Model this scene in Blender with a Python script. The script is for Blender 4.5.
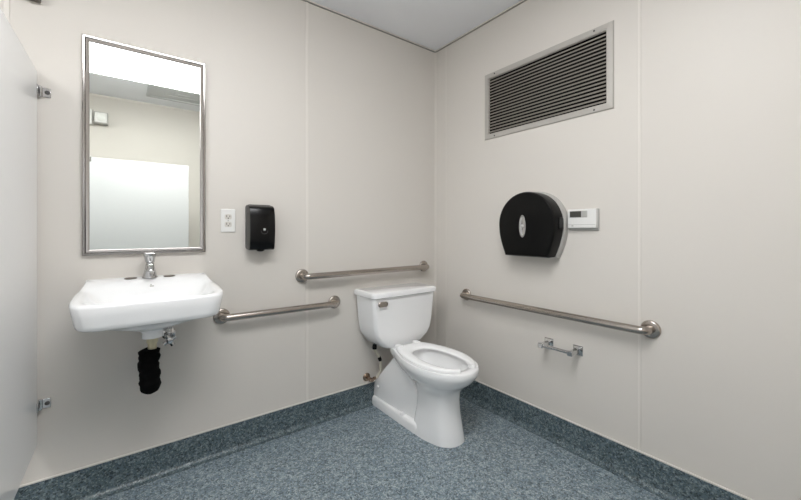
import bpy, bmesh, math, random
from mathutils import Vector, Matrix
random.seed(7)
S = bpy.context.scene
for o in list(bpy.data.objects):
    bpy.data.objects.remove(o, do_unlink=True)
C = S.collection
PI = math.pi

# ---------------------------------------------------------------- camera
cam = bpy.data.cameras.new('camera')
cam.sensor_width = 36.0
cam.sensor_fit = 'HORIZONTAL'
cam.lens = 36.0 * 362.2 / 801.0
cam.shift_y = -20.3 / 801.0
cam.clip_start = 0.01
camo = bpy.data.objects.new('camera', cam)
C.objects.link(camo)
camo.location = (-1.863, -2.040, 1.15)
camo.rotation_euler = (PI / 2, 0, -math.radians(36.88))
S.camera = camo

# ---------------------------------------------------------------- world, exposure
w = bpy.data.worlds.new('world')
S.world = w
w.use_nodes = True
w.node_tree.nodes['Background'].inputs[0].default_value = (0.8, 0.8, 0.8, 1)
w.node_tree.nodes['Background'].inputs[1].default_value = 0.3
S.view_settings.view_transform = 'Standard'
S.view_settings.look = 'None'
S.view_settings.gamma = 1.0
S.view_settings.use_curve_mapping = False
S.view_settings.exposure = 0.95
LIGHT = 7.0            # strength of the lit ceiling diffusers (the room's own light and the added fill light)

# ---------------------------------------------------------------- materials
def srgb(r, g, b):
    def f(c):
        c /= 255.0
        return c / 12.92 if c <= 0.04045 else ((c + 0.055) / 1.055) ** 2.4
    return (f(r), f(g), f(b), 1)

def mat(name, col, rough=0.5, metal=0.0, spec=0.5, coat=0.0, noise=0.0, nscale=8.0, bump=0.0, bscale=60.0, aniso=0.0):
    m = bpy.data.materials.new(name)
    m.use_nodes = True
    nt = m.node_tree
    b = nt.nodes['Principled BSDF']
    b.inputs['Base Color'].default_value = col
    b.inputs['Roughness'].default_value = rough
    b.inputs['Metallic'].default_value = metal
    b.inputs['Specular IOR Level'].default_value = spec
    b.inputs['Coat Weight'].default_value = coat
    b.inputs['Coat Roughness'].default_value = 0.05
    tc = nt.nodes.new('ShaderNodeTexCoord')
    if noise > 0:
        n = nt.nodes.new('ShaderNodeTexNoise'); n.inputs['Scale'].default_value = nscale; n.inputs['Detail'].default_value = 3
        mx = nt.nodes.new('ShaderNodeMix'); mx.data_type = 'RGBA'
        mx.inputs[6].default_value = tuple(c * (1 - noise) for c in col[:3]) + (1,)
        mx.inputs[7].default_value = tuple(min(1, c * (1 + noise)) for c in col[:3]) + (1,)
        nt.links.new(tc.outputs['Object'], n.inputs['Vector'])
        nt.links.new(n.outputs['Fac'], mx.inputs[0])
        nt.links.new(mx.outputs[2], b.inputs['Base Color'])
    if bump > 0:
        n2 = nt.nodes.new('ShaderNodeTexNoise'); n2.inputs['Scale'].default_value = bscale; n2.inputs['Detail'].default_value = 4
        bp = nt.nodes.new('ShaderNodeBump'); bp.inputs['Strength'].default_value = bump; bp.inputs['Distance'].default_value = 0.002
        nt.links.new(tc.outputs['Object'], n2.inputs['Vector'])
        nt.links.new(n2.outputs['Fac'], bp.inputs['Height'])
        nt.links.new(bp.outputs[0], b.inputs['Normal'])
    return m

def speckle(name, base, dark, light, blue, scale=330.0):
    """speckled sheet vinyl: random flakes of four colours"""
    m = bpy.data.materials.new(name)
    m.use_nodes = True
    nt = m.node_tree
    b = nt.nodes['Principled BSDF']
    tc = nt.nodes.new('ShaderNodeTexCoord')
    v = nt.nodes.new('ShaderNodeTexVoronoi'); v.inputs['Scale'].default_value = scale
    sep = nt.nodes.new('ShaderNodeSeparateColor')
    r = nt.nodes.new('ShaderNodeValToRGB'); r.color_ramp.interpolation = 'CONSTANT'
    e = r.color_ramp.elements
    e[0].position = 0; e[0].color = dark
    e[1].position = 0.26; e[1].color = base
    x = e.new(0.60); x.color = blue
    x = e.new(0.84); x.color = light
    v2 = nt.nodes.new('ShaderNodeTexVoronoi'); v2.inputs['Scale'].default_value = scale * 0.42
    sep2 = nt.nodes.new('ShaderNodeSeparateColor')
    r2 = nt.nodes.new('ShaderNodeValToRGB'); r2.color_ramp.interpolation = 'CONSTANT'
    e = r2.color_ramp.elements
    e[0].position = 0; e[0].color = dark
    e[1].position = 0.3; e[1].color = base
    x = e.new(0.7); x.color = light
    mx = nt.nodes.new('ShaderNodeMix'); mx.data_type = 'RGBA'; mx.inputs[0].default_value = 0.3
    nt.links.new(tc.outputs['Object'], v.inputs['Vector']); nt.links.new(tc.outputs['Object'], v2.inputs['Vector'])
    nt.links.new(v.outputs['Color'], sep.inputs[0]); nt.links.new(sep.outputs[0], r.inputs[0])
    nt.links.new(v2.outputs['Color'], sep2.inputs[0]); nt.links.new(sep2.outputs[1], r2.inputs[0])
    nt.links.new(r.outputs[0], mx.inputs[6]); nt.links.new(r2.outputs[0], mx.inputs[7])
    nt.links.new(mx.outputs[2], b.inputs['Base Color'])
    b.inputs['Roughness'].default_value = 0.36
    b.inputs['Specular IOR Level'].default_value = 0.55
    return m

def emit(name, col, s):
    m = bpy.data.materials.new(name); m.use_nodes = True
    b = m.node_tree.nodes['Principled BSDF']
    b.inputs['Base Color'].default_value = col
    b.inputs['Emission Color'].default_value = col
    b.inputs['Emission Strength'].default_value = s
    return m

M_WALL = mat('wall_panel_paint', srgb(216, 211, 204), 0.45, spec=0.35, noise=0.02, nscale=1.3, bump=0.10, bscale=45)
M_STRIP = mat('panel_strip_plastic', srgb(224, 219, 212), 0.4)
M_CEIL = mat('ceiling_paint', srgb(244, 245, 248), 0.85, noise=0.02, nscale=3)
M_FLOOR = speckle('floor_speckled_vinyl', srgb(122, 137, 144), srgb(75, 88, 94), srgb(182, 191, 194), srgb(127, 145, 159), 195.0)
M_BASE = speckle('base_speckled_vinyl', srgb(84, 99, 103), srgb(44, 56, 60), srgb(134, 146, 148), srgb(90, 107, 119), 195.0)
M_CAP = mat('base_cap_vinyl', srgb(214, 210, 204), 0.4)
M_PORC = mat('white_porcelain', srgb(248, 248, 248), 0.12, spec=0.6, coat=0.3, noise=0.004)
M_SEAT = mat('white_seat_plastic', srgb(250, 250, 250), 0.25, noise=0.004)
M_STEEL = mat('brushed_steel', srgb(178, 170, 162), 0.24, metal=1.0, noise=0.05, nscale=25)
M_CHROME = mat('chrome', srgb(205, 205, 205), 0.10, metal=1.0, noise=0.02)
M_FRAME = mat('polished_frame_steel', srgb(165, 161, 158), 0.16, metal=1.0, noise=0.02)
M_MIRROR = mat('mirror_glass', srgb(238, 241, 236), 0.015, metal=1.0, noise=0.002)
M_BLACK = mat('black_gloss_plastic', srgb(6, 6, 7), 0.20, spec=0.3, noise=0.02)
M_BLACKM = mat('black_satin_plastic', srgb(7, 7, 7), 0.30, spec=0.2, noise=0.02)
M_DGREY = mat('dark_grey_plastic', srgb(74, 73, 72), 0.4, noise=0.02)
M_GREYP = mat('pale_grey_plastic', srgb(182, 180, 176), 0.4, noise=0.02)
M_WHITE = mat('white_plastic', srgb(232, 231, 228), 0.35, noise=0.01)
M_IVORY = mat('ivory_plastic', srgb(214, 210, 202), 0.4, noise=0.01)
M_SLOT = mat('slot_dark', srgb(40, 38, 36), 0.6, noise=0.02)
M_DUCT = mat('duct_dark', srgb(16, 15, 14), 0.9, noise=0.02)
M_VENTF = mat('grille_frame_metal', srgb(184, 180, 174), 0.45, metal=0.2, noise=0.02)
M_VENTB = mat('grille_blade_metal', srgb(150, 144, 136), 0.5, metal=0.3, noise=0.03)
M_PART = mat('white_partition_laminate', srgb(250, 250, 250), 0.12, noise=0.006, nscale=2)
M_PARTF = mat('white_laminate_toned_for_light', srgb(222, 223, 224), 0.2, noise=0.006, nscale=2)  # white laminate greyed here, lightened in M_PART, to even out their lighting
M_LINE = mat('joint_line', srgb(150, 148, 142), 0.7, noise=0.02)
M_CLOTH = mat('black_pipe_wrap', srgb(8, 8, 8), 0.95, spec=0.1, bump=0.6, bscale=90)
M_BRASS = mat('pale_brass_pipe', srgb(196, 188, 160), 0.3, metal=0.6, noise=0.04)
M_HOSE = mat('cream_braided_hose', srgb(206, 200, 184), 0.55, bump=0.4, bscale=400)
M_BRONZE = mat('aged_chrome_valve', srgb(160, 140, 124), 0.25, metal=1.0, noise=0.15, nscale=60)
M_WATER = mat('bowl_water', srgb(214, 222, 222), 0.03, noise=0.005)
M_LCD = mat('screen_grey', srgb(74, 74, 68), 0.25, noise=0.02)
M_LCDF = mat('screen_digit', srgb(24, 24, 22), 0.3)
M_LIGHT = emit('lit_diffuser', (0.985, 0.992, 1.0, 1), LIGHT)
M_LAMP = mat('lamp_lens', srgb(240, 240, 236), 0.1, noise=0.01)
M_GREYM = mat('grey_box_metal', srgb(120, 112, 104), 0.5, metal=0.2, noise=0.03)
M_VENTG = mat('grey_diffuser_paint', srgb(196, 197, 196), 0.6, noise=0.02)

# ---------------------------------------------------------------- helpers
def obj(name, bm, m, parent=None, smooth=False, bevel=0.0, segs=2, angle=40):
    bmesh.ops.recalc_face_normals(bm, faces=bm.faces)
    me = bpy.data.meshes.new(name)
    bm.to_mesh(me); bm.free()
    o = bpy.data.objects.new(name, me)
    C.objects.link(o)
    me.materials.append(m)
    if smooth:
        me.shade_smooth()
        me.set_sharp_from_angle(angle=math.radians(angle))
    if bevel > 0:
        b = o.modifiers.new('bevel', 'BEVEL'); b.width = bevel; b.segments = segs; b.limit_method = 'ANGLE'
        b.angle_limit = math.radians(35); b.harden_normals = False
        me.shade_smooth(); me.set_sharp_from_angle(angle=math.radians(50))
    if parent is not None:
        o.parent = parent
        o.matrix_parent_inverse = Matrix.Translation(parent.location).inverted()   # children are built in room coordinates
    return o

def thing(name, label, cat, loc=(0, 0, 0), group=None):
    o = bpy.data.objects.new(name, None); C.objects.link(o)
    o.empty_display_size = 0.05
    o.location = loc
    o['label'] = label; o['category'] = cat
    if group: o['group'] = group
    return o

def struct(name, bm, m, **k):
    o = obj(name, bm, m, **k)
    o['kind'] = 'structure'
    return o

def box(bm, x0, x1, y0, y1, z0, z1):
    v = [bm.verts.new(p) for p in ((x0, y0, z0), (x1, y0, z0), (x1, y1, z0), (x0, y1, z0), (x0, y0, z1), (x1, y0, z1), (x1, y1, z1), (x0, y1, z1))]
    for f in ((0, 3, 2, 1), (4, 5, 6, 7), (0, 1, 5, 4), (1, 2, 6, 5), (2, 3, 7, 6), (3, 0, 4, 7)):
        bm.faces.new([v[i] for i in f])
    return bm

def B(*a):
    return box(bmesh.new(), *a)

def loft(bm, rings, cap0=True, cap1=True, closed=True):
    vs = [[bm.verts.new(p) for p in r] for r in rings]
    n = len(rings[0])
    for a, b in zip(vs, vs[1:]):
        for i in range(n if closed else n - 1):
            j = (i + 1) % n
            bm.faces.new((a[i], a[j], b[j], b[i]))
    if cap0: bm.faces.new(vs[0][::-1])
    if cap1: bm.faces.new(vs[-1])
    return bm

def frame_of(d):
    d = d.normalized()
    up = Vector((0, 0, 1)) if abs(d.z) < 0.9 else Vector((1, 0, 0))
    a = d.cross(up).normalized()
    return a, d.cross(a).normalized()

def tube(bm, pts, r, n=16, caps=True):
    pts = [Vector(p) for p in pts]
    rr = r if isinstance(r, (list, tuple)) else [r] * len(pts)
    a = None; rings = []
    for i, p in enumerate(pts):
        d = (pts[min(i + 1, len(pts) - 1)] - pts[max(i - 1, 0)]).normalized()
        if a is None:
            a, _ = frame_of(d)
        a = (a - d * a.dot(d)).normalized()
        b = d.cross(a)
        rings.append([p + (a * math.cos(2 * PI * k / n) + b * math.sin(2 * PI * k / n)) * rr[i] for k in range(n)])
    return loft(bm, rings, caps, caps)

def lathe(bm, base, axis, prof, n=32):
    """prof: (distance along the axis, radius)"""
    base = Vector(base); ax = Vector(axis).normalized(); a, b = frame_of(ax)
    rings = [[base + ax * t + (a * math.cos(2 * PI * k / n) + b * math.sin(2 * PI * k / n)) * max(r, 1e-5) for k in range(n)] for t, r in prof]
    return loft(bm, rings)

def catmull(pts, n, closed=True):
    P = [Vector(p) for p in pts]; out = []
    m = len(P)
    for i in range(m if closed else m - 1):
        if closed:
            p0, p1, p2, p3 = P[i - 1], P[i], P[(i + 1) % m], P[(i + 2) % m]
        else:
            p0, p1, p2, p3 = P[max(i - 1, 0)], P[i], P[i + 1], P[min(i + 2, m - 1)]
        for k in range(n):
            t = k / n
            out.append(0.5 * ((2 * p1) + (-p0 + p2) * t + (2 * p0 - 5 * p1 + 4 * p2 - p3) * t * t + (-p0 + 3 * p1 - 3 * p2 + p3) * t ** 3))
    if not closed: out.append(P[-1])
    return out

def rrect(x0, x1, y0, y1, r, n=6):
    """rounded rectangle outline, r = radius or four radii (x1y1, x0y1, x0y0, x1y0)"""
    rs = r if isinstance(r, (list, tuple)) else [r] * 4
    out = []
    for k, (cx, cy, s) in enumerate(((x1, y1, 0), (x0, y1, 1), (x0, y0, 2), (x1, y0, 3))):
        q = rs[k]
        ox = cx - q if cx == x1 else cx + q
        oy = cy - q if cy == y1 else cy + q
        for i in range(n + 1):
            a = (s + i / n) * PI / 2
            out.append((ox + q * math.cos(a), oy + q * math.sin(a)))
    return out

# ================================================================= THE ROOM
XL, YF, ZC = -4.0, -2.70, 2.505
BH = 0.137            # cove base height
struct('floor', B(XL, 0.0, YF, 0.0, -0.10, 0.0), M_FLOOR)
struct('ceiling', B(XL - 0.1, 0.1, YF - 0.1, 0.1, ZC, ZC + 0.10), M_CEIL)
struct('wall_back', B(XL - 0.1, 0.1, 0.0, 0.10, -0.1, ZC), M_WALL)
# the right wall has the opening of the air grille cut through it
VY0, VY1, VZ0, VZ1 = -1.234, -0.510, 1.760, 2.125
bm = bmesh.new()
box(bm, 0, 0.1, YF - 0.1, VY0, -0.1, ZC)
box(bm, 0, 0.1, VY1, 0.0, -0.1, ZC)
box(bm, 0, 0.1, VY0, VY1, -0.1, VZ0)
box(bm, 0, 0.1, VY0, VY1, VZ1, ZC)
struct('wall_right', bm, M_WALL)
struct('wall_front', B(XL - 0.1, 0.0, YF - 0.10, YF, -0.1, ZC), M_WALL)
struct('wall_left', B(XL - 0.10, XL, YF, 0.0, -0.1, ZC), M_WALL)

# sheet vinyl turned up the walls as a cove base: profile (distance from wall, height)
def cove(name, along, wall):
    R = 0.026
    prof = [(0.0, BH), (0.006, BH), (0.006, R)]
    for i in range(1, 9):
        a = i / 8 * PI / 2
        prof.append((0.006 + R * (1 - math.cos(a)), R * (1 - math.sin(a)) + 0.0015))
    prof += [(0.036, 0.0015), (0.036, 0.0), (0.0, 0.0)]
    bm = bmesh.new()
    rings = []
    for s in along:
        if wall == 'back': rings.append([(s, -d, z) for d, z in prof])
        if wall == 'right': rings.append([(-d, s, z) for d, z in prof])
        if wall == 'front': rings.append([(s, YF + d, z) for d, z in prof])
        if wall == 'left': rings.append([(XL + d, s, z) for d, z in prof])
    loft(bm, rings)
    return struct(name, bm, M_BASE, smooth=True)
cove('baseboard_back', (XL, 0.0), 'back')
cove('baseboard_right', (YF, 0.0), 'right')
cove('baseboard_front', (XL, 0.0), 'front')
cove('baseboard_left', (YF, 0.0), 'left')
# thin pale cap bead over the base, strips over the panel joints and bead under the ceiling
tn = [0]
def trim(*a, m=M_STRIP, bevel=0.0012):
    tn[0] += 1
    return struct('trim_%d' % tn[0], B(*a), m, bevel=bevel)
trim(XL, 0, -0.008, 0, BH, BH + 0.007, m=M_CAP)
trim(-0.008, 0, YF, 0, BH, BH + 0.007, m=M_CAP)
for x in (-1.022, -2.242, -3.462):
    trim(x - 0.008, x + 0.008, -0.0028, 0, BH + 0.007, ZC - 0.012)
for y in (-1.373, -2.592):
    trim(-0.0028, 0, y - 0.006, y + 0.006, BH + 0.007, ZC - 0.012)
trim(-0.0014, 0, -0.117, -0.113, BH + 0.007, ZC - 0.012, bevel=0.0004)
trim(-0.012, 0, -0.003, 0, BH + 0.007, ZC - 0.012)
trim(-0.003, 0, -0.012, 0, BH + 0.007, ZC - 0.012)
trim(XL, 0, -0.010, 0, ZC - 0.012, ZC, bevel=0.003)
trim(-0.010, 0, YF, 0, ZC - 0.012, ZC, bevel=0.003)
trim(XL, 0, -0.012, 0, ZC - 0.0145, ZC - 0.012, m=M_LINE, bevel=0)
trim(-0.012, 0, YF, 0, ZC - 0.0145, ZC - 0.012, m=M_LINE, bevel=0)
trim(XL, 0, YF, YF + 0.012, ZC - 0.02, ZC)

# ================================================================= CEILING LIGHTS
def ceiling_light(x0, x1, y0, y1, label):
    t = thing('ceiling_light', label, 'ceiling light', ((x0 + x1) / 2, (y0 + y1) / 2, ZC))
    bm = bmesh.new()
    for a in ((x0, x1, y0, y0 + .02), (x0, x1, y1 - .02, y1), (x0, x0 + .02, y0, y1), (x1 - .02, x1, y0, y1)):
        box(bm, *a, ZC - 0.03, ZC)
    obj('housing', bm, M_WHITE, t)
    obj('diffuser', B(x0 + .02, x1 - .02, y0 + .02, y1 - .02, ZC - 0.085, ZC - 0.010), M_LIGHT, t, bevel=0.02, segs=4)
    return t
ceiling_light(-2.20, -0.98, -1.845, -1.21, 'bright rectangular ceiling light reflected across the top of the mirror')

ceiling_light(-3.75, -2.75, -1.845, -1.21, 'added rectangular fill light on the ceiling, unseen beyond the partition panel')  # added fixture out of view, put in to help light the room
# grey square air diffuser in the ceiling, seen in the mirror
t = thing('ceiling_diffuser', 'grey square ceiling air diffuser beside the light, seen in the mirror', 'air vent', (-1.42, -2.15, ZC))
x0, x1, y0, y1 = -1.72, -1.12, -2.42, -1.85
bm = bmesh.new()
for a in ((x0, x1, y0, y0 + .03), (x0, x1, y1 - .03, y1), (x0, x0 + .03, y0, y1), (x1 - .03, x1, y0, y1)):
    box(bm, *a, ZC - 0.014, ZC)
obj('frame', bm, M_VENTG, t)
cx, cy = (x0 + x1) / 2, (y0 + y1) / 2
obj('face_plate', B(x0 + .03, x1 - .03, y0 + .03, y1 - .03, ZC - 0.008, ZC), M_VENTG, t)
for k, h in enumerate((0.16, 0.08)):
    bm = bmesh.new()
    r0 = [(cx - h, cy - h), (cx + h, cy - h), (cx + h, cy + h), (cx - h, cy + h)]
    q = h - 0.03
    r1 = [(cx - q, cy - q), (cx + q, cy - q), (cx + q, cy + q), (cx - q, cy + q)]
    rings = [[(x, y, ZC - 0.008) for x, y in r0], [(x, y, ZC - 0.013) for x, y in r0], [(x, y, ZC - 0.011) for x, y in r1], [(x, y, ZC - 0.008) for x, y in r1]]
    loft(bm, rings, False, False)
    obj('cone', bm, M_VENTG, t)

# ================================================================= STALL PARTITIONS
def bracket(t, pts_panel, pts_wall, knuckle):
    obj('bracket', B(*pts_panel), M_CHROME, t, bevel=0.003)
side = thing('partition_panel', 'white partition panel fixed to the wall left of the sink by chrome brackets', 'partition', (-2.165, -1.05, 0.29))
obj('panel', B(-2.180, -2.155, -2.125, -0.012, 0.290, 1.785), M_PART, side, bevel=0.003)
for z in (1.705, 0.447):
    # chrome L bracket: wall leaf, panel leaf, barrel, screws
    bm = bmesh.new()
    box(bm, -2.152, -2.116, -0.006, 0.0, z - 0.019, z + 0.019)
    box(bm, -2.155, -2.149, -0.045, 0.0, z - 0.019, z + 0.019)
    lathe(bm, (-2.147, -0.010, z - 0.022), (0, 0, 1), [(0, .006), (.044, .006)], 16)
    br = obj('bracket', bm, M_CHROME, side, bevel=0.002)
    bm = bmesh.new()
    lathe(bm, (-2.127, -0.006, z), (0, -1, 0), [(0, .008), (.002, .008), (.004, .005), (.004, 0)], 16)
    sc = obj('screw', bm, M_DGREY, br, smooth=True)
    bm = bmesh.new()
    lathe(bm, (-2.149, -0.030, z), (1, 0, 0), [(0, .008), (.002, .008), (.004, .005), (.004, 0)], 16)
    sc = obj('screw', bm, M_DGREY, br, smooth=True)
front = thing('partition_panel', 'white partition panel reflected in the lower half of the mirror', 'partition', (-1.76, -2.14, 0.29))
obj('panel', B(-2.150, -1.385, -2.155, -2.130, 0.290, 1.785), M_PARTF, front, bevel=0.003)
obj('bracket', B(-2.155, -2.125, -2.130, -2.122, 1.745, 1.792), M_CHROME, front, bevel=0.002)
obj('bracket', B(-2.155, -2.125, -2.130, -2.122, 0.40, 0.44), M_CHROME, front, bevel=0.002)

# ================================================================= MIRROR
MX0, MX1, MZ0, MZ1 = -2.021, -1.557, 1.040, 1.976
mir = thing('wall_mirror', 'tall mirror in a thin stainless frame above the sink', 'mirror', (-1.789, 0, MZ0))
obj('glass', B(MX0 + .014, MX1 - .014, -0.0075, -0.0035, MZ0 + .014, MZ1 - .014), M_MIRROR, mir)
obj('backing', B(MX0 + .004, MX1 - .004, -0.0035, 0, MZ0 + .004, MZ1 - .004), M_DGREY, mir)
fw = 0.024
prof = [(0.0, 0.0), (0.0, 0.016), (0.003, 0.019), (0.009, 0.019), (0.013, 0.0145), (fw - .003, 0.0125), (fw, 0.0105), (fw, 0.006), (0.012, 0.0)]   # (inset, out from wall)
bm = bmesh.new()
rings = [[(MX0 + i, -o, MZ0 + i) for i, o in prof], [(MX1 - i, -o, MZ0 + i) for i, o in prof],
         [(MX1 - i, -o, MZ1 - i) for i, o in prof], [(MX0 + i, -o, MZ1 - i) for i, o in prof]]
rings.append(rings[0])
loft(bm, rings, False, False)
bmesh.ops.remove_doubles(bm, verts=bm.verts, dist=1e-5)
obj('frame', bm, M_FRAME, mir, smooth=True, angle=25)

# ================================================================= AIR GRILLE (right wall)
gr = thing('air_grille', 'grey metal return air grille with slanted louvres high on right wall', 'air vent', (0, -0.872, 1.733))
GY0, GY1, GZ0, GZ1 = -1.265, -0.478, 1.733, 2.155
bm = bmesh.new()
fr = [(GY0, GZ0), (GY1, GZ0), (GY1, GZ1), (GY0, GZ1)]
def ring_rect(i, x):
    return [(x, GY0 + i, GZ0 + i), (x, GY1 - i, GZ0 + i), (x, GY1 - i, GZ1 - i), (x, GY0 + i, GZ1 - i)]
loft(bm, [ring_rect(0, 0), ring_rect(0, -.003), ring_rect(.004, -.007), ring_rect(.028, -.009), ring_rect(.030, -.006), ring_rect(.033, -.006), ring_rect(.036, .004)], False, False)
obj('frame', bm, M_VENTF, gr)
nb = 18
for k in range(nb):
    z = GZ0 + .040 + (k + .5) * (GZ1 - GZ0 - .080) / nb
    bm = bmesh.new()
    y0, y1 = GY0 + .037, GY1 - .037
    p = [(-0.002, z - .0020), (0.014, z + .0060), (0.0145, z + .0047), (-0.001, z - .0085), (-.0040, z - .0085), (-.0040, z - .0020)]
    loft(bm, [[(x, y0, q) for x, q in p], [(x, y1, q) for x, q in p]])
    obj('louvre', bm, M_VENTB, gr)
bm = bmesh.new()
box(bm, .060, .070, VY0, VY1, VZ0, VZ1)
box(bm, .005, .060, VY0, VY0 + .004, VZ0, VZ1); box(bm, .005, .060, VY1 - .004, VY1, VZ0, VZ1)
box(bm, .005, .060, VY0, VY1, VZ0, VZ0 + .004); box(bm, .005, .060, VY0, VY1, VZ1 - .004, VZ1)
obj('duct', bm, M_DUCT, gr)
for (y, z) in ((-1.175, 2.141), (-0.56, 2.141), (-1.175, 1.747), (-0.56, 1.747)):
    bm = bmesh.new(); lathe(bm, (-.008, y, z), (-1, 0, 0), [(0, .005), (.002, .004), (.002, 0)], 12)
    obj('screw', bm, M_DGREY, gr, smooth=True)

# ================================================================= GRAB BARS
def grab_bar(p0, p1, nrm, label):
    """p0, p1 flange centres on the wall, nrm out of the wall"""
    p0, p1, nrm = Vector(p0), Vector(p1), Vector(nrm)
    t = thing('grab_bar', label, 'grab bar', tuple(p0))
    d = (p1 - p0).normalized(); R = 0.026; out = 0.058; r = 0.0180
    def arc(p, sgn):
        c = p + nrm * (out - R) + d * sgn * R
        return [c - d * sgn * R * math.cos(a) + nrm * R * math.sin(a) for a in [i / 8 * PI / 2 for i in range(9)]]
    pts = [p0 + nrm * .003] + arc(p0, 1) + arc(p1, -1)[::-1] + [p1 + nrm * .003]
    bm = bmesh.new(); tube(bm, pts, r, 24)
    obj('bar', bm, M_STEEL, t, smooth=True)
    for p in (p0, p1):
        bm = bmesh.new()
        lathe(bm, p, nrm, [(0, .040), (.005, .040), (.0095, .0375), (.0115, .033), (.0125, .021), (.0125, .0178)], 40)
        obj('flange', bm, M_STEEL, t, smooth=True)
    return t
grab_bar((-1.482, 0, .706), (-.846, 0, .703), (0, -1, 0), 'short steel grab bar on the wall between sink and toilet')
grab_bar((-1.053, 0, .880), (-.122, 0, .881), (0, -1, 0), 'steel grab bar on the wall above the toilet tank')
grab_bar((0, -.318, .704), (0, -1.418, .706), (-1, 0, 0), 'long steel grab bar along the right wall')

# ================================================================= SINK
SX = -1.784
sink = thing('wall_sink', 'white porcelain wall-hung sink with a deep rounded front apron', 'sink', (SX, 0, 0.79))
N = 96
def outer(scale=1.0, inset=0.0, yb=-0.0, yf=-0.400):
    hb, hm = .222 - inset, .247 - inset
    half = [(0, yb - inset * 0), (hb * .5, yb), (hb - .004, yb), (hb + .002, yb - .012), (hb + .004, yb - .09), (hm - .004, yb - .17), (hm + .002, yb - .26),
            (hm + .001, yf + .075 + inset), (hm - .012, yf + .030 + inset), (hm - .045, yf + .006 + inset), (hm * .5, yf + inset), (0, yf + inset)]
    half = [Vector((x * scale, y, 0)) for x, y in half]
    full = half + [Vector((-v.x, v.y, 0)) for v in half[-2:0:-1]]
    return catmull(full, 6)
O0 = outer()
n = len(O0)
cy = -0.215
def basin(hx, y0, y1, e=3.2):
    """superellipse sampled at the same angles as the outline"""
    c = (y0 + y1) / 2; hy = (y1 - y0) / 2; out = []
    for v in O0:
        a = math.atan2((v.y - c) / .2, v.x / .25)
        ca, sa = math.cos(a), math.sin(a)
        q = (abs(ca) ** e + abs(sa) ** e) ** (-1 / e)
        out.append(Vector((hx * ca * q, c + hy * sa * q, 0)))
    return out
def ztop(y):
    """rim height falls from the raised back ledge to the front"""
    t = min(1, max(0, (-y - .06) / .10)); t = t * t * (3 - 2 * t)
    return .936 - .026 * t - .026 * min(1, max(0, (-y - .13) / .27))
def W(v, z): return (SX + v.x, v.y, z)
ins = outer(inset=.006)
rim_in = basin(.212, -.384, -.105, 5)
b0 = basin(.206, -.378, -.122, 4.8); b1 = basin(.198, -.370, -.140, 4.5); b2 = basin(.180, -.350, -.165, 4); b3 = basin(.15, -.325, -.175, 3.4); b4 = basin(.09, -.28, -.178, 2.5); b5 = basin(.022, -.222, -.180, 2)
neck = basin(.036, -.235, -.165, 2); nk2 = basin(.045, -.245, -.155, 2); nk3 = basin(.09, -.29, -.12, 2); nk4 = basin(.125, -.33, -.08, 2.3); nk5 = basin(.17, -.352, -.05, 2.5)
rings = [
    [W(v, .700) for v in neck], [W(v, .722) for v in neck], [W(v, .734) for v in nk2], [W(v, .748) for v in nk3], [W(v, .762) for v in nk4], [W(v, .774) for v in nk5],
    [W(v * .96 + Vector((0, -.008, 0)), .790) for v in outer(inset=.030)],
    [W(v, .789) for v in outer(inset=.024)], [W(v, .796) for v in outer(inset=.015)]]
rings += [[W(v, .81 + (ztop(v.y) - .010 - .81) * f) for v in outer(inset=.011 * (1 - f))] for f in (0, .5, 1)]
rings += [[W(v * 1, ztop(v.y) - .004) for v in outer(inset=.002)], [W(v, ztop(v.y)) for v in ins]]
mid = [a.lerp(b, .8) for a, b in zip(ins, rim_in)]
rings += [[W(v, ztop(v.y) - .0005) for v in mid], [W(v, ztop(v.y) - .005) for v in rim_in], [W(v, ztop(v.y) - .012) for v in b0], [W(v, ztop(v.y) - .024) for v in b1],
          [W(v, .860) for v in b2], [W(v, .815) for v in b3], [W(v, .796) for v in b4], [W(v, .788) for v in b5]]
bm = bmesh.new(); loft(bm, rings)
obj('basin', bm, M_PORC, sink, smooth=True, angle=60)
for sx in (-1, 1):
    bm = bmesh.new(); lathe(bm, (SX + sx * .072, -.050, .9345), (0, 0, 1), [(0, .023), (.003, .023), (.0045, .020), (.0045, 0)], 24)
    obj('hole_cover', bm, M_GREYM, sink, smooth=True)
bm = bmesh.new(); lathe(bm, (SX, -.2, .787), (0, 0, 1), [(0, .022), (.004, .022), (.003, .012), (0.002, 0)], 24)
obj('drain', bm, M_CHROME, sink, smooth=True)
bm = bmesh.new()
box(bm, SX - .006, SX + .009, -.1265, -.1235, .902, .907); box(bm, SX - .004, SX + .002, -.1250, -.122, .909, .913)
obj('maker_mark', bm, M_GREYP, sink)

# faucet
fx, fy, fz = SX - .003, -.058, .9355
fc = thing('faucet', 'small chrome push-button faucet at the back of the sink', 'faucet', (fx, fy, fz))
bm = bmesh.new()
lathe(bm, (fx, fy, fz), (0, 0, 1), [(0, .029), (.004, .029), (.010, .026), (.03, .021), (.05, .0175), (.062, .016), (.066, .013), (.068, .013)], 32)
obj('body', bm, M_CHROME, fc, smooth=True)
bm = bmesh.new()
tube(bm, [(fx, fy - .008, fz + .040), (fx, fy - .035, fz + .052), (fx, fy - .060, fz + .053), (fx, fy - .080, fz + .044), (fx, fy - .084, fz + .034)], [.016, .0155, .015, .0145, .014], 20)
obj('spout', bm, M_CHROME, fc, smooth=True)
bm = bmesh.new()
lathe(bm, (fx, fy, fz + .066), (0, 0, 1), [(0, .013), (.004, .0180), (.022, .0205), (.034, .0245), (.040, .0245), (.043, .021), (.044, 0)], 32)
obj('push_cap', bm, M_CHROME, fc, smooth=True)

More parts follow.
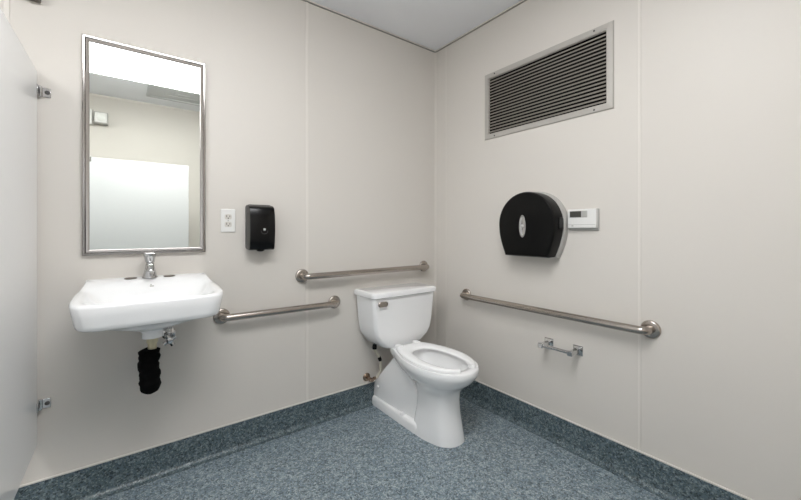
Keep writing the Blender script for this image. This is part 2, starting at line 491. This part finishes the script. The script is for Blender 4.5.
# drain tailpiece with wrapped trap
tr = thing('drain_trap', 'sink drain pipe bundled in black wrap below the sink', 'drain pipe', (SX, -.2, .48))
bm = bmesh.new(); lathe(bm, (SX, -.2, .610), (0, 0, 1), [(0, .016), (.070, .016), (.070, .0205), (.0895, .0205)], 24)
obj('tailpiece', bm, M_BRASS, tr, smooth=True)
bm = bmesh.new()
path = catmull([(SX - .010, -.200, .652), (SX - .010, -.2, .620), (SX - .014, -.2, .585), (SX - .008, -.2, .55), (SX - .008, -.198, .515), (SX - .006, -.185, .495), (SX - .006, -.155, .490), (SX - .006, -.12, .515), (SX - .006, -.09, .55), (SX - .006, -.05, .56), (SX - .006, -.002, .56)], 4, False)
rad = []
for i, p in enumerate(path):
    f = i / (len(path) - 1)
    rad.append((.030 if i == 0 else .0385 - .006 * f) + .0022 * math.sin(i * 1.7) + random.uniform(-.0015, .0015))
tube(bm, path, rad, 20)
for v in bm.verts:
    v.co += Vector((math.sin(v.co.z * 160 + v.co.x * 70), math.sin(v.co.x * 210 + v.co.z * 90), math.sin(v.co.y * 180))) * .0016
obj('pipe_wrap', bm, M_CLOTH, tr, smooth=True, angle=80)

# water stop under sink
sv = thing('stop_valve', 'small chrome water stop valve on the wall under the sink', 'valve', (-1.714, 0, .665))
bm = bmesh.new(); lathe(bm, (-1.712, 0, .659), (0, -1, 0), [(0, .029), (.003, .029), (.008, .022), (.010, .010), (.010, 0)], 28)
obj('escutcheon', bm, M_CHROME, sv, smooth=True)
bm = bmesh.new()
lathe(bm, (-1.712, 0, .655), (0, -1, 0), [(0.004, .011), (.030, .011), (.030, .016), (.052, .016), (.052, .011), (.060, .011)], 20)
tube(bm, [(-1.712, -.042, .659), (-1.712, -.042, .690)], [.010, .008], 16)
obj('body', bm, M_CHROME, sv, smooth=True)
bm = bmesh.new()
for a in (0, PI / 2):
    d = Vector((math.cos(a + .5), 0, math.sin(a + .5))) * .027
    tube(bm, [Vector((-1.712, -.066, .640)) - d, Vector((-1.712, -.066, .640)) + d], [.009, .009], 12)
lathe(bm, (-1.712, -.058, .640), (0, -1, 0), [(0, .014), (.018, .014), (.020, .008), (.020, 0)], 16)
obj('handle', bm, M_CHROME, sv, smooth=True)
bm = bmesh.new(); tube(bm, catmull([(-1.712, -.042, .690), (-1.712, -.042, .725), (-1.722, -.044, .758), (-1.742, -.050, .790)], 6, False), .005, 10)
obj('supply_tube', bm, M_CHROME, sv, smooth=True)

# ================================================================= OUTLET
ou = thing('wall_outlet', 'white double socket outlet right of the mirror', 'outlet', (-1.4495, 0, 1.135))
ox, oz = -1.4515, 1.197
obj('cover_plate', B(ox - .035, ox + .035, -.006, 0, oz - .060, oz + .060), M_WHITE, ou, bevel=0.003)
for s in (-1, 1):
    zc = oz + s * .0195
    bm = bmesh.new()
    pts = rrect(ox - .0165, ox + .0165, zc - .0135, zc + .0135, .009)
    loft(bm, [[(x, -.005, z) for x, z in pts], [(x, -.008, z) for x, z in pts]])
    so = obj('socket', bm, M_IVORY, ou)
    bm = bmesh.new()
    box(bm, ox - .0085, ox - .0060, -.0085, -.0075, zc - .002, zc + .008)
    box(bm, ox + .0060, ox + .0085, -.0085, -.0075, zc - .001, zc + .007)
    lathe(bm, (ox, -.0075, zc - .007), (0, -1, 0), [(0, .0030), (.001, .0030), (.001, 0)], 12)
    sl = obj('slot', bm, M_SLOT, so); sl.matrix_parent_inverse = Matrix.Identity(4)
bm = bmesh.new(); lathe(bm, (ox, -.006, oz), (0, -1, 0), [(0, .0032), (.0012, .003), (.0012, 0)], 12)
obj('screw', bm, M_GREYP, ou)

# ================================================================= SOAP DISPENSER
sx0, sx1, sz0, sz1 = -1.366, -1.236, 1.042, 1.284
sd = thing('soap_dispenser', 'black glossy wall soap dispenser right of the outlet', 'soap dispenser', (-1.305, 0, sz0))
bm = bmesh.new()
pts = rrect(sx0, sx1, sz0 + .002, sz1, .014)
loft(bm, [[(x, 0, z) for x, z in pts], [(x, -.026, z) for x, z in pts]])
obj('back_plate', bm, M_DGREY, sd, smooth=True)
# cover: side profile rounded at top and slightly bulged front, narrowing to the bottom
def soap_ring(x):
    pr = [(-.020, sz0 + .004), (-.020, sz1 - .003)]
    pr += [(-.020 - .062 * math.sin(a), sz1 - .030 + .027 * math.cos(a)) for a in [i / 8 * PI / 2 for i in range(1, 9)]]
    pr += [(-.090, sz0 + .190), (-.095, sz0 + .150), (-.096, sz0 + .10), (-.092, sz0 + .055), (-.086, sz0 + .020), (-.080, sz0 + .006), (-.070, sz0 + .001)]
    return pr
rings = []
for f, k in ((0, .90), (.004, .955), (.012, .99), (.03, 1.0), (.5, 1.0), (.97, 1.0), (.988, .99), (.996, .955), (1, .90)):
    x = sx0 + .001 + f * (sx1 - sx0 - .002)
    rings.append([(x, -.02 + (y + .02) * k, (z - 1.16) * (1 - (1 - k) * .2) + 1.16) for y, z in soap_ring(x)])
bm = bmesh.new(); loft(bm, rings)
cv = obj('cover', bm, M_BLACK, sd, smooth=True, angle=35)
bm = bmesh.new(); box(bm, -1.300, -1.289, -.0985, -.094, 1.146, 1.157)
obj('sight_window', bm, M_GREYP, sd, bevel=.001)
bm = bmesh.new()
tube(bm, [(-1.2945 + .017 * math.cos(a), -.0965, 1.145 + .017 * math.sin(a)) for a in [PI + i / 14 * PI for i in range(15)]], .0011, 8)
obj('emblem_ring', bm, M_DGREY, sd, smooth=True)
bm = bmesh.new(); lathe(bm, (-1.358, -.024, 1.272), (0, -1, 0), [(0, .005), (.004, .005), (.005, 0)], 12)
obj('lock', bm, M_GREYP, sd, smooth=True)
bm = bmesh.new(); lathe(bm, (-1.305, -.060, 1.046), (0, 0, -1), [(0, .022), (.008, .018), (.012, .008), (.012, 0)], 20)
obj('nozzle', bm, M_BLACKM, sd, smooth=True)

# ================================================================= JUMBO TOILET PAPER DISPENSER
jy, jz, jr = -.853, 1.182, .172
jd = thing('paper_roll_dispenser', 'large round black toilet paper dispenser on the right wall', 'paper dispenser', (0, jy, 1.0))
def jring(r, x, zb, dy=0):
    # half circle on top, sides drawn in to a flat bottom
    f = r / .172
    r = r * 1.0
    up = [(r * math.cos(a), r * math.sin(a)) for a in [i / 32 * PI for i in range(33)]]
    low = [(p.x, p.y) for p in catmull([(-r, 0, 0), (-.167 * f, -.055 * f, 0), (-.152 * f, -.112 * f, 0), (-.128 * f, zb - jz, 0)], 5, False)][1:]
    return [(x, jy + dy + y, jz + z) for y, z in up + low + [(-y, z) for y, z in low[::-1]]]
bm = bmesh.new()
loft(bm, [jring(.184, 0, 1.000, -.005), jring(.184, -.020, 1.000, -.005), jring(.181, -.032, 1.002, -.005), jring(.178, -.036, 1.002, -.005)])
obj('back_plate', bm, M_GREYP, jd, smooth=True)
bm = bmesh.new()
loft(bm, [jring(.178, -.030, 1.004), jring(.178, -.104, 1.002), jring(.1755, -.112, 1.005), jring(.170, -.117, 1.009), jring(.156, -.119, 1.02)])
obj('cover', bm, M_BLACKM, jd, smooth=True, angle=30)
# finger tabs at the sides of the cover
for s in (-1,):
    bm = bmesh.new()
    box(bm, -.085, -.045, jy - .184, jy - .174, jz - .03, jz + .03)
    obj('latch', bm, M_BLACK, jd, bevel=.003)
bm = bmesh.new()
ovl = [(math.cos(a) * .021, math.sin(a) * .062) for a in [i / 32 * 2 * PI for i in range(32)]]
loft(bm, [[(-.117, jy + .012 + y, jz - .013 + z) for y, z in ovl], [(-.1215, jy + .012 + y, jz - .013 + z) for y, z in ovl],
          [(-.1225, jy + .012 + y * .8, jz - .013 + z * .9) for y, z in ovl], [(-.1205, jy + .012 + y * .6, jz - .013 + z * .8) for y, z in ovl]])
lk = obj('lock_plate', bm, M_CHROME, jd, smooth=True, angle=60)
bm = bmesh.new(); lathe(bm, (-.1205, jy + .012, jz - .013), (-1, 0, 0), [(0, .010), (.003, .010), (.005, .007), (.005, 0)], 20)
c = obj('lock', bm, M_GREYP, lk, smooth=True); c.matrix_parent_inverse = Matrix.Identity(4)
# roll inside, its lower edge just shows
bm = bmesh.new()
lathe(bm, (-.034, jy + .03, jz), (-1, 0, 0), [(0, .045), (0, .120), (.072, .120), (.072, .045)], 40)
rl = obj('paper_roll', bm, M_WHITE, jd, smooth=True)
bm = bmesh.new(); box(bm, -.085, -.04, jy - .04, jy + .10, 0.999, 1.0035)
obj('tear_bar', bm, M_GREYP, jd)

# ================================================================= THERMOSTAT
th = thing('thermostat', 'white wall thermostat with small screen beside the black paper dispenser', 'thermostat', (0, -1.12, 1.16))
ty0, ty1, tz0, tz1 = -1.194, -1.048, 1.158, 1.255
obj('back_plate', B(-.008, 0, ty0 - .004, ty1 + .002, tz0 - .012, tz1), M_GREYP, th, bevel=.002)
obj('case', B(-.026, -.008, ty0, ty1, tz0, tz1), M_WHITE, th, bevel=.004)
scr = obj('screen', B(-.0275, -.024, -1.150, -1.060, 1.212, 1.246), M_GREYP, th, bevel=.001)
obj('display', B(-.0285, -.027, -1.120, -1.062, 1.214, 1.244), M_LCD, th)
bm = bmesh.new()
def seg7(bm, d, y, z, h, wd):
    S7 = {'7': 'abc', '2': 'abged', '0': 'abcdef'}[d]
    q = .0022
    # y decreases to the right seen from the room
    P = {'a': (0, wd, h - q, h), 'g': (0, wd, h / 2 - q / 2, h / 2 + q / 2), 'd': (0, wd, 0, q), 'f': (0, q, h / 2, h), 'e': (0, q, 0, h / 2), 'b': (wd - q, wd, h / 2, h), 'c': (wd - q, wd, 0, h / 2)}
    for s in S7:
        a, b, c, e = P[s]; box(bm, -.0290, -.0284, y - b, y - a, z + c, z + e)
seg7(bm, '7', -1.078, 1.221, .016, .010); seg7(bm, '0', -1.094, 1.221, .016, .010)
obj('digits', bm, M_LCDF, th)
obj('button', B(-.0300, -.026, -1.148, -1.123, 1.216, 1.242), M_GREYP, th, bevel=.001)
obj('seam', B(-.0265, -.0255, ty0 + .004, ty1 - .004, 1.1745, 1.1765), M_GREYP, th)
bm = bmesh.new(); box(bm, -.0275, -.0255, -1.079, -1.070, 1.167, 1.173)
obj('switch', bm, M_GREYP, th, bevel=.001)

# ================================================================= SMALL PAPER HOLDER
ph = thing('paper_holder', 'empty chrome toilet paper holder below the long grab bar', 'paper holder', (0, -1.01, .50))
for y, s in ((-.929, 1), (-1.091, -1)):
    bm = bmesh.new()
    def sq(x, h): return [(x, y - h, .525 - h), (x, y + h, .525 - h), (x, y + h, .525 + h), (x, y - h, .525 + h)]
    loft(bm, [sq(0, .0255), sq(-.004, .0255), sq(-.010, .019), sq(-.014, .0135)])
    ps = obj('post', bm, M_CHROME, ph, bevel=.001)
    bm = bmesh.new()
    loft(bm, [sq(-.012, .011), sq(-.060, .010), sq(-.078, .012), sq(-.086, .0135), sq(-.090, .011)])
    a = obj('arm', bm, M_CHROME, ps, bevel=.0015); a.matrix_parent_inverse = Matrix.Identity(4)
bm = bmesh.new()
tube(bm, [(-.074, -.937, .525), (-.074, -.99, .525), (-.074, -.9901, .525), (-.074, -1.083, .525)], [.0100, .0100, .0085, .0085], 18)
obj('spindle', bm, M_CHROME, ph, smooth=True)

# ================================================================= TOILET
TX = -.455
to = thing('toilet', 'white two-piece toilet with open-front seat in the corner', 'toilet', (TX, -.4, 0))
def sym(half, n=6):
    h = [Vector((x, y, 0)) for x, y in half]
    return catmull(h + [Vector((-v.x, v.y, 0)) for v in h[-2:0:-1]], n)
RIM = [(0, -.160), (.080, -.163), (.108, -.235), (.150, -.345), (.178, -.470), (.174, -.580), (.140, -.685), (.078, -.750), (0, -.772)]
COL = [(0, -.40), (.055, -.405), (.078, -.435), (.088, -.480), (.091, -.530), (.087, -.575), (.072, -.615), (.042, -.642), (0, -.652)]
UND = [(0, -.22), (.060, -.225), (.095, -.29), (.126, -.38), (.146, -.470), (.144, -.570), (.118, -.655), (.066, -.706), (0, -.722)]
HOL = [(0, -.315), (.050, -.322), (.085, -.360), (.108, -.43), (.118, -.50), (.114, -.58), (.092, -.655), (.052, -.700), (0, -.714)]
FOO = [(0, -.40), (.070, -.402), (.114, -.430), (.121, -.480), (.117, -.532), (.106, -.585), (.088, -.636), (.050, -.674), (0, -.686)]
def mixr(a, b, t, s=1.0, c=-.5): return [(p[0] + (q[0] - p[0]) * t) * 1.0 for p, q in zip(a, b)] and [((p[0] + (q[0] - p[0]) * t) * s, c + ((p[1] + (q[1] - p[1]) * t) - c) * s) for p, q in zip(a, b)]
def T(half, z): return [(TX + v.x, v.y, z) for v in sym(half)]
bm = bmesh.new()
rings = [T(FOO, 0), T(FOO, .004), T(mixr(FOO, COL, .35), .06), T(mixr(FOO, COL, .8), .14), T(COL, .22), T(mixr(COL, UND, .12), .265), T(mixr(COL, UND, .45), .293),
         T(mixr(COL, UND, .85), .315), T(mixr(UND, RIM, .25), .332), T(mixr(UND, RIM, .60), .352), T(mixr(UND, RIM, .88), .371), T(mixr(UND, RIM, .985), .382), T(RIM, .390), T(RIM, .407), T(mixr(RIM, RIM, 0, .985), .413),
         T(mixr(RIM, HOL, .5), .414), T(mixr(RIM, HOL, .93), .413), T(HOL, .407), T(HOL, .385), T(mixr(HOL, HOL, 0, .96, -.52), .36), T(mixr(HOL, HOL, 0, .80, -.55), .29), T(mixr(HOL, HOL, 0, .50, -.55), .235), T(mixr(HOL, HOL, 0, .36, -.55), .17)]
loft(bm, rings)
# rear body carrying the tank: sections along y
def sec(y, h, w0, w1, z0=0.0):
    r = min(.028, h * .3)
    o = []
    pts = [(-w0, z0), (w0, z0)]
    for i in range(6):
        a = i / 5 * PI / 2; o.append((w1 - r + r * math.cos(a), h - r + r * math.sin(a)))
    for i in range(6):
        a = PI / 2 + i / 5 * PI / 2; o.append((-w1 + r + r * math.cos(a), h - r + r * math.sin(a)))
    return [(TX + x, y, z) for x, z in [(-w0, z0), (-w0, z0 + .02)][::-1] and ([(w0, z0)] + o + [(-w0, z0)])]
loft(bm, [sec(-.010, .145, .108, .104), sec(-.016, .165, .108, .104), sec(-.10, .248, .108, .102), sec(-.19, .342, .106, .096), sec(-.235, .388, .104, .090), sec(-.300, .386, .102, .088), sec(-.318, .350, .100, .087), sec(-.35, .290, .096, .085), sec(-.41, .232, .092, .082), sec(-.47, .18, .08, .07)])
# plinth ledge
pl = rrect(TX - .124, TX + .124, -.485, -.008, (.012, .012, .045, .045))
pl2 = rrect(TX - .112, TX + .112, -.470, -.012, (.012, .012, .045, .045))
loft(bm, [[(x, y, 0) for x, y in pl], [(x, y, .040) for x, y in pl], [(x, y, .052) for x, y in [((a[0] + b[0]) / 2, (a[1] + b[1]) / 2) for a, b in zip(pl, pl2)]], [(x, y, .056) for x, y in pl2]])
bowl = obj('bowl', bm, M_PORC, to, smooth=True, angle=55)
bm = bmesh.new(); loft(bm, [[(TX + v.x, v.y, .206) for v in sym(mixr(HOL, HOL, 0, .44, -.55))], [(TX + v.x, v.y, .208) for v in sym(mixr(HOL, HOL, 0, .44, -.55))]])
wt = obj('water', bm, M_WATER, bowl); wt.matrix_parent_inverse = Matrix.Identity(4)
for sx_ in (-1, 1):
    bm = bmesh.new(); lathe(bm, (TX + sx_ * .112, -.33, .054), (0, 0, 1), [(0, .013), (.010, .012), (.016, .007), (.017, 0)], 20)
    cp = obj('bolt_cap', bm, M_SEAT, bowl, smooth=True); cp.matrix_parent_inverse = Matrix.Identity(4)
bm = bmesh.new(); lathe(bm, (TX - .104, -.060, .125), (-1, 0, 0), [(0, .010), (.006, .009), (.010, .004), (.010, 0)], 20)
cp = obj('side_bolt_cap', bm, M_SEAT, bowl, smooth=True); cp.matrix_parent_inverse = Matrix.Identity(4)

# seat: open-front ring
OUT = [(.046, -.744), (.070, -.735), (.124, -.676), (.157, -.585), (.163, -.490), (.149, -.385), (.122, -.300), (.092, -.246), (.05, -.236), (0, -.235)]
INN = [(.040, -.706), (.052, -.697), (.082, -.650), (.099, -.580), (.102, -.510), (.093, -.440), (.074, -.382), (.048, -.350), (.024, -.340), (0, -.338)]
def halfspline(h, n=6):
    f = [Vector((x, y, 0)) for x, y in h] + [Vector((-x, y, 0)) for x, y in h[-2::-1]]
    return catmull(f, n, False)
so_, si_ = halfspline(OUT), halfspline(INN)
rings = []
K = len(so_)
for i, (a, b) in enumerate(zip(so_, si_)):
    e = min(i, K - 1 - i)
    sh = {0: .62, 1: .84, 2: .95}.get(e, 1.0)
    c = (a + b) / 2; a2 = c + (a - c) * sh; b2 = c + (b - c) * sh
    pr = [(0, .416), (0, .423), (.04, .4285), (.14, .431), (.40, .4315), (.75, .4295), (.93, .426), (1, .421), (1, .416)]
    rings.append([(TX + a2.x + (b2.x - a2.x) * f, a2.y + (b2.y - a2.y) * f, z) for f, z in pr])
bm = bmesh.new(); loft(bm, rings)
seat = obj('seat', bm, M_SEAT, to, smooth=True, angle=50)
for sx_ in (-1, 1):
    bm = bmesh.new()
    box(bm, TX + sx_ * .070 - .018, TX + sx_ * .070 + .018, -.262, -.215, .412, .436)
    h = obj('hinge', bm, M_SEAT, seat, bevel=.005, segs=3); h.matrix_parent_inverse = Matrix.Identity(4)

# tank: rounded-rectangle sections, straight upper part and a tapered lower part
def tank_ring(hw, yb, yf, z, r):
    return [(TX + x, y, z) for x, y in rrect(-hw, hw, yf, yb, (.012, .012, r, r))]
bm = bmesh.new()
loft(bm, [tank_ring(.120, -.035, -.190, .410, .03), tank_ring(.140, -.028, -.200, .414, .035), tank_ring(.165, -.022, -.210, .432, .04), tank_ring(.198, -.018, -.216, .470, .028), tank_ring(.219, -.016, -.218, .505, .025), tank_ring(.230, -.014, -.220, .56, .024), tank_ring(.238, -.014, -.222, .65, .023), tank_ring(.246, -.014, -.224, .738, .022)])
tank = obj('tank', bm, M_PORC, to, smooth=True, angle=35)
bm = bmesh.new()
loft(bm, [tank_ring(.244, -.008, -.225, .732, .023), tank_ring(.256, -.006, -.238, .738, .030), tank_ring(.259, -.006, -.240, .757, .030), tank_ring(.255, -.008, -.236, .767, .028), tank_ring(.243, -.016, -.224, .772, .024)])
obj('tank_lid', bm, M_PORC, to, smooth=True, angle=35)
bm = bmesh.new()
lathe(bm, (TX - .198, -.220, .700), (0, -1, 0), [(0, .014), (.008, .014), (.010, .011), (.010, 0)], 20)
lev = rrect(TX - .218, TX - .150, .684, .716, .014)
loft(bm, [[(x, -.230, z) for x, z in lev], [(x, -.237, z) for x, z in lev], [(TX - .184 + (x - TX + .184) * .85, -.241, .70 + (z - .70) * .8) for x, z in lev]])
obj('flush_lever', bm, M_STEEL, to, smooth=True, angle=35)

# ================================================================= TOILET SUPPLY
sp = thing('supply_valve', 'chrome water valve and cream hose on the wall behind the toilet', 'valve', (-.612, 0, .176))
bm = bmesh.new(); lathe(bm, (-.612, 0, .181), (0, -1, 0), [(0, .027), (.003, .027), (.010, .020), (.012, .010), (.012, 0)], 28)
obj('escutcheon', bm, M_BRONZE, sp, smooth=True)
bm = bmesh.new()
lathe(bm, (-.612, 0, .181), (0, -1, 0), [(.005, .009), (.040, .009), (.040, .013), (.058, .013), (.058, .007)], 20)
tube(bm, [(-.612, -.048, .181), (-.590, -.050, .181), (-.589, -.050, .181), (-.574, -.052, .183)], [.008, .008, .011, .010], 16)
obj('body', bm, M_BRONZE, sp, smooth=True)
bm = bmesh.new()
ovl = [(math.cos(a) * .019, math.sin(a) * .011) for a in [i / 24 * 2 * PI for i in range(24)]]
loft(bm, [[(-.612 + x, -.060, .181 + z) for x, z in ovl], [(-.612 + x, -.070, .181 + z) for x, z in ovl]])
obj('handle', bm, M_BRONZE, sp, bevel=.002)
bm = bmesh.new()
tube(bm, catmull([(-.574, -.052, .183), (-.560, -.055, .192), (-.548, -.062, .222), (-.548, -.075, .265), (-.560, -.085, .305), (-.576, -.090, .335), (-.600, -.095, .372), (-.612, -.098, .395), (-.612, -.098, .410)], 5, False), .0085, 14)
obj('hose', bm, M_HOSE, sp, smooth=True)
bm = bmesh.new()
lathe(bm, (-.560, -.085, .303), Vector((-.016, -.006, .036)), [(0, .008), (.002, .0115), (.016, .0125), (.032, .010), (.032, .007)], 12)
obj('hose_nut', bm, M_BLACKM, sp, smooth=True)
bm = bmesh.new()
lathe(bm, (-.612, -.098, .390), (0, 0, 1), [(0, .008), (.002, .014), (.020, .015), (.032, .012)], 12)
obj('tank_nut', bm, M_BLACKM, sp, smooth=True)

# ================================================================= SMALL BOXES
wb = thing('wall_box', 'small grey box high on the wall at the top left edge', 'box', (-2.175, 0, 2.06))
obj('box_body', B(-2.193, -2.145, -.035, 0, 2.062, 2.17), M_GREYM, wb, bevel=.003)
obj('conduit', B(-2.180, -2.158, -.024, 0, 2.17, ZC - .013), M_GREYM, wb, bevel=.003)

el = thing('emergency_light', 'small square white emergency light high on the wall, seen in the mirror', 'emergency light', (-2.08, YF, 2.26))
obj('base', B(-2.30, -2.15, YF, YF + .05, 2.19, 2.34), M_WHITE, el, bevel=.006)
bm = bmesh.new(); tube(bm, [(-2.16, YF + .03, 2.265), (-2.10, YF + .045, 2.265)], .012, 12)
obj('arm', bm, M_GREYP, el, smooth=True)
obj('lamp_housing', B(-2.138, -2.030, YF + .0, YF + .07, 2.205, 2.318), M_GREYP, el, bevel=.004)
obj('lamp_lens', B(-2.130, -2.038, YF + .066, YF + .076, 2.213, 2.310), M_WHITE, el, bevel=.008)
bm = bmesh.new(); lathe(bm, (-2.084, YF + .074, 2.262), (0, 1, 0), [(0, .034), (.006, .034), (.014, .02), (.016, 0)], 24)
obj('bulb', bm, M_LAMP, el, smooth=True)
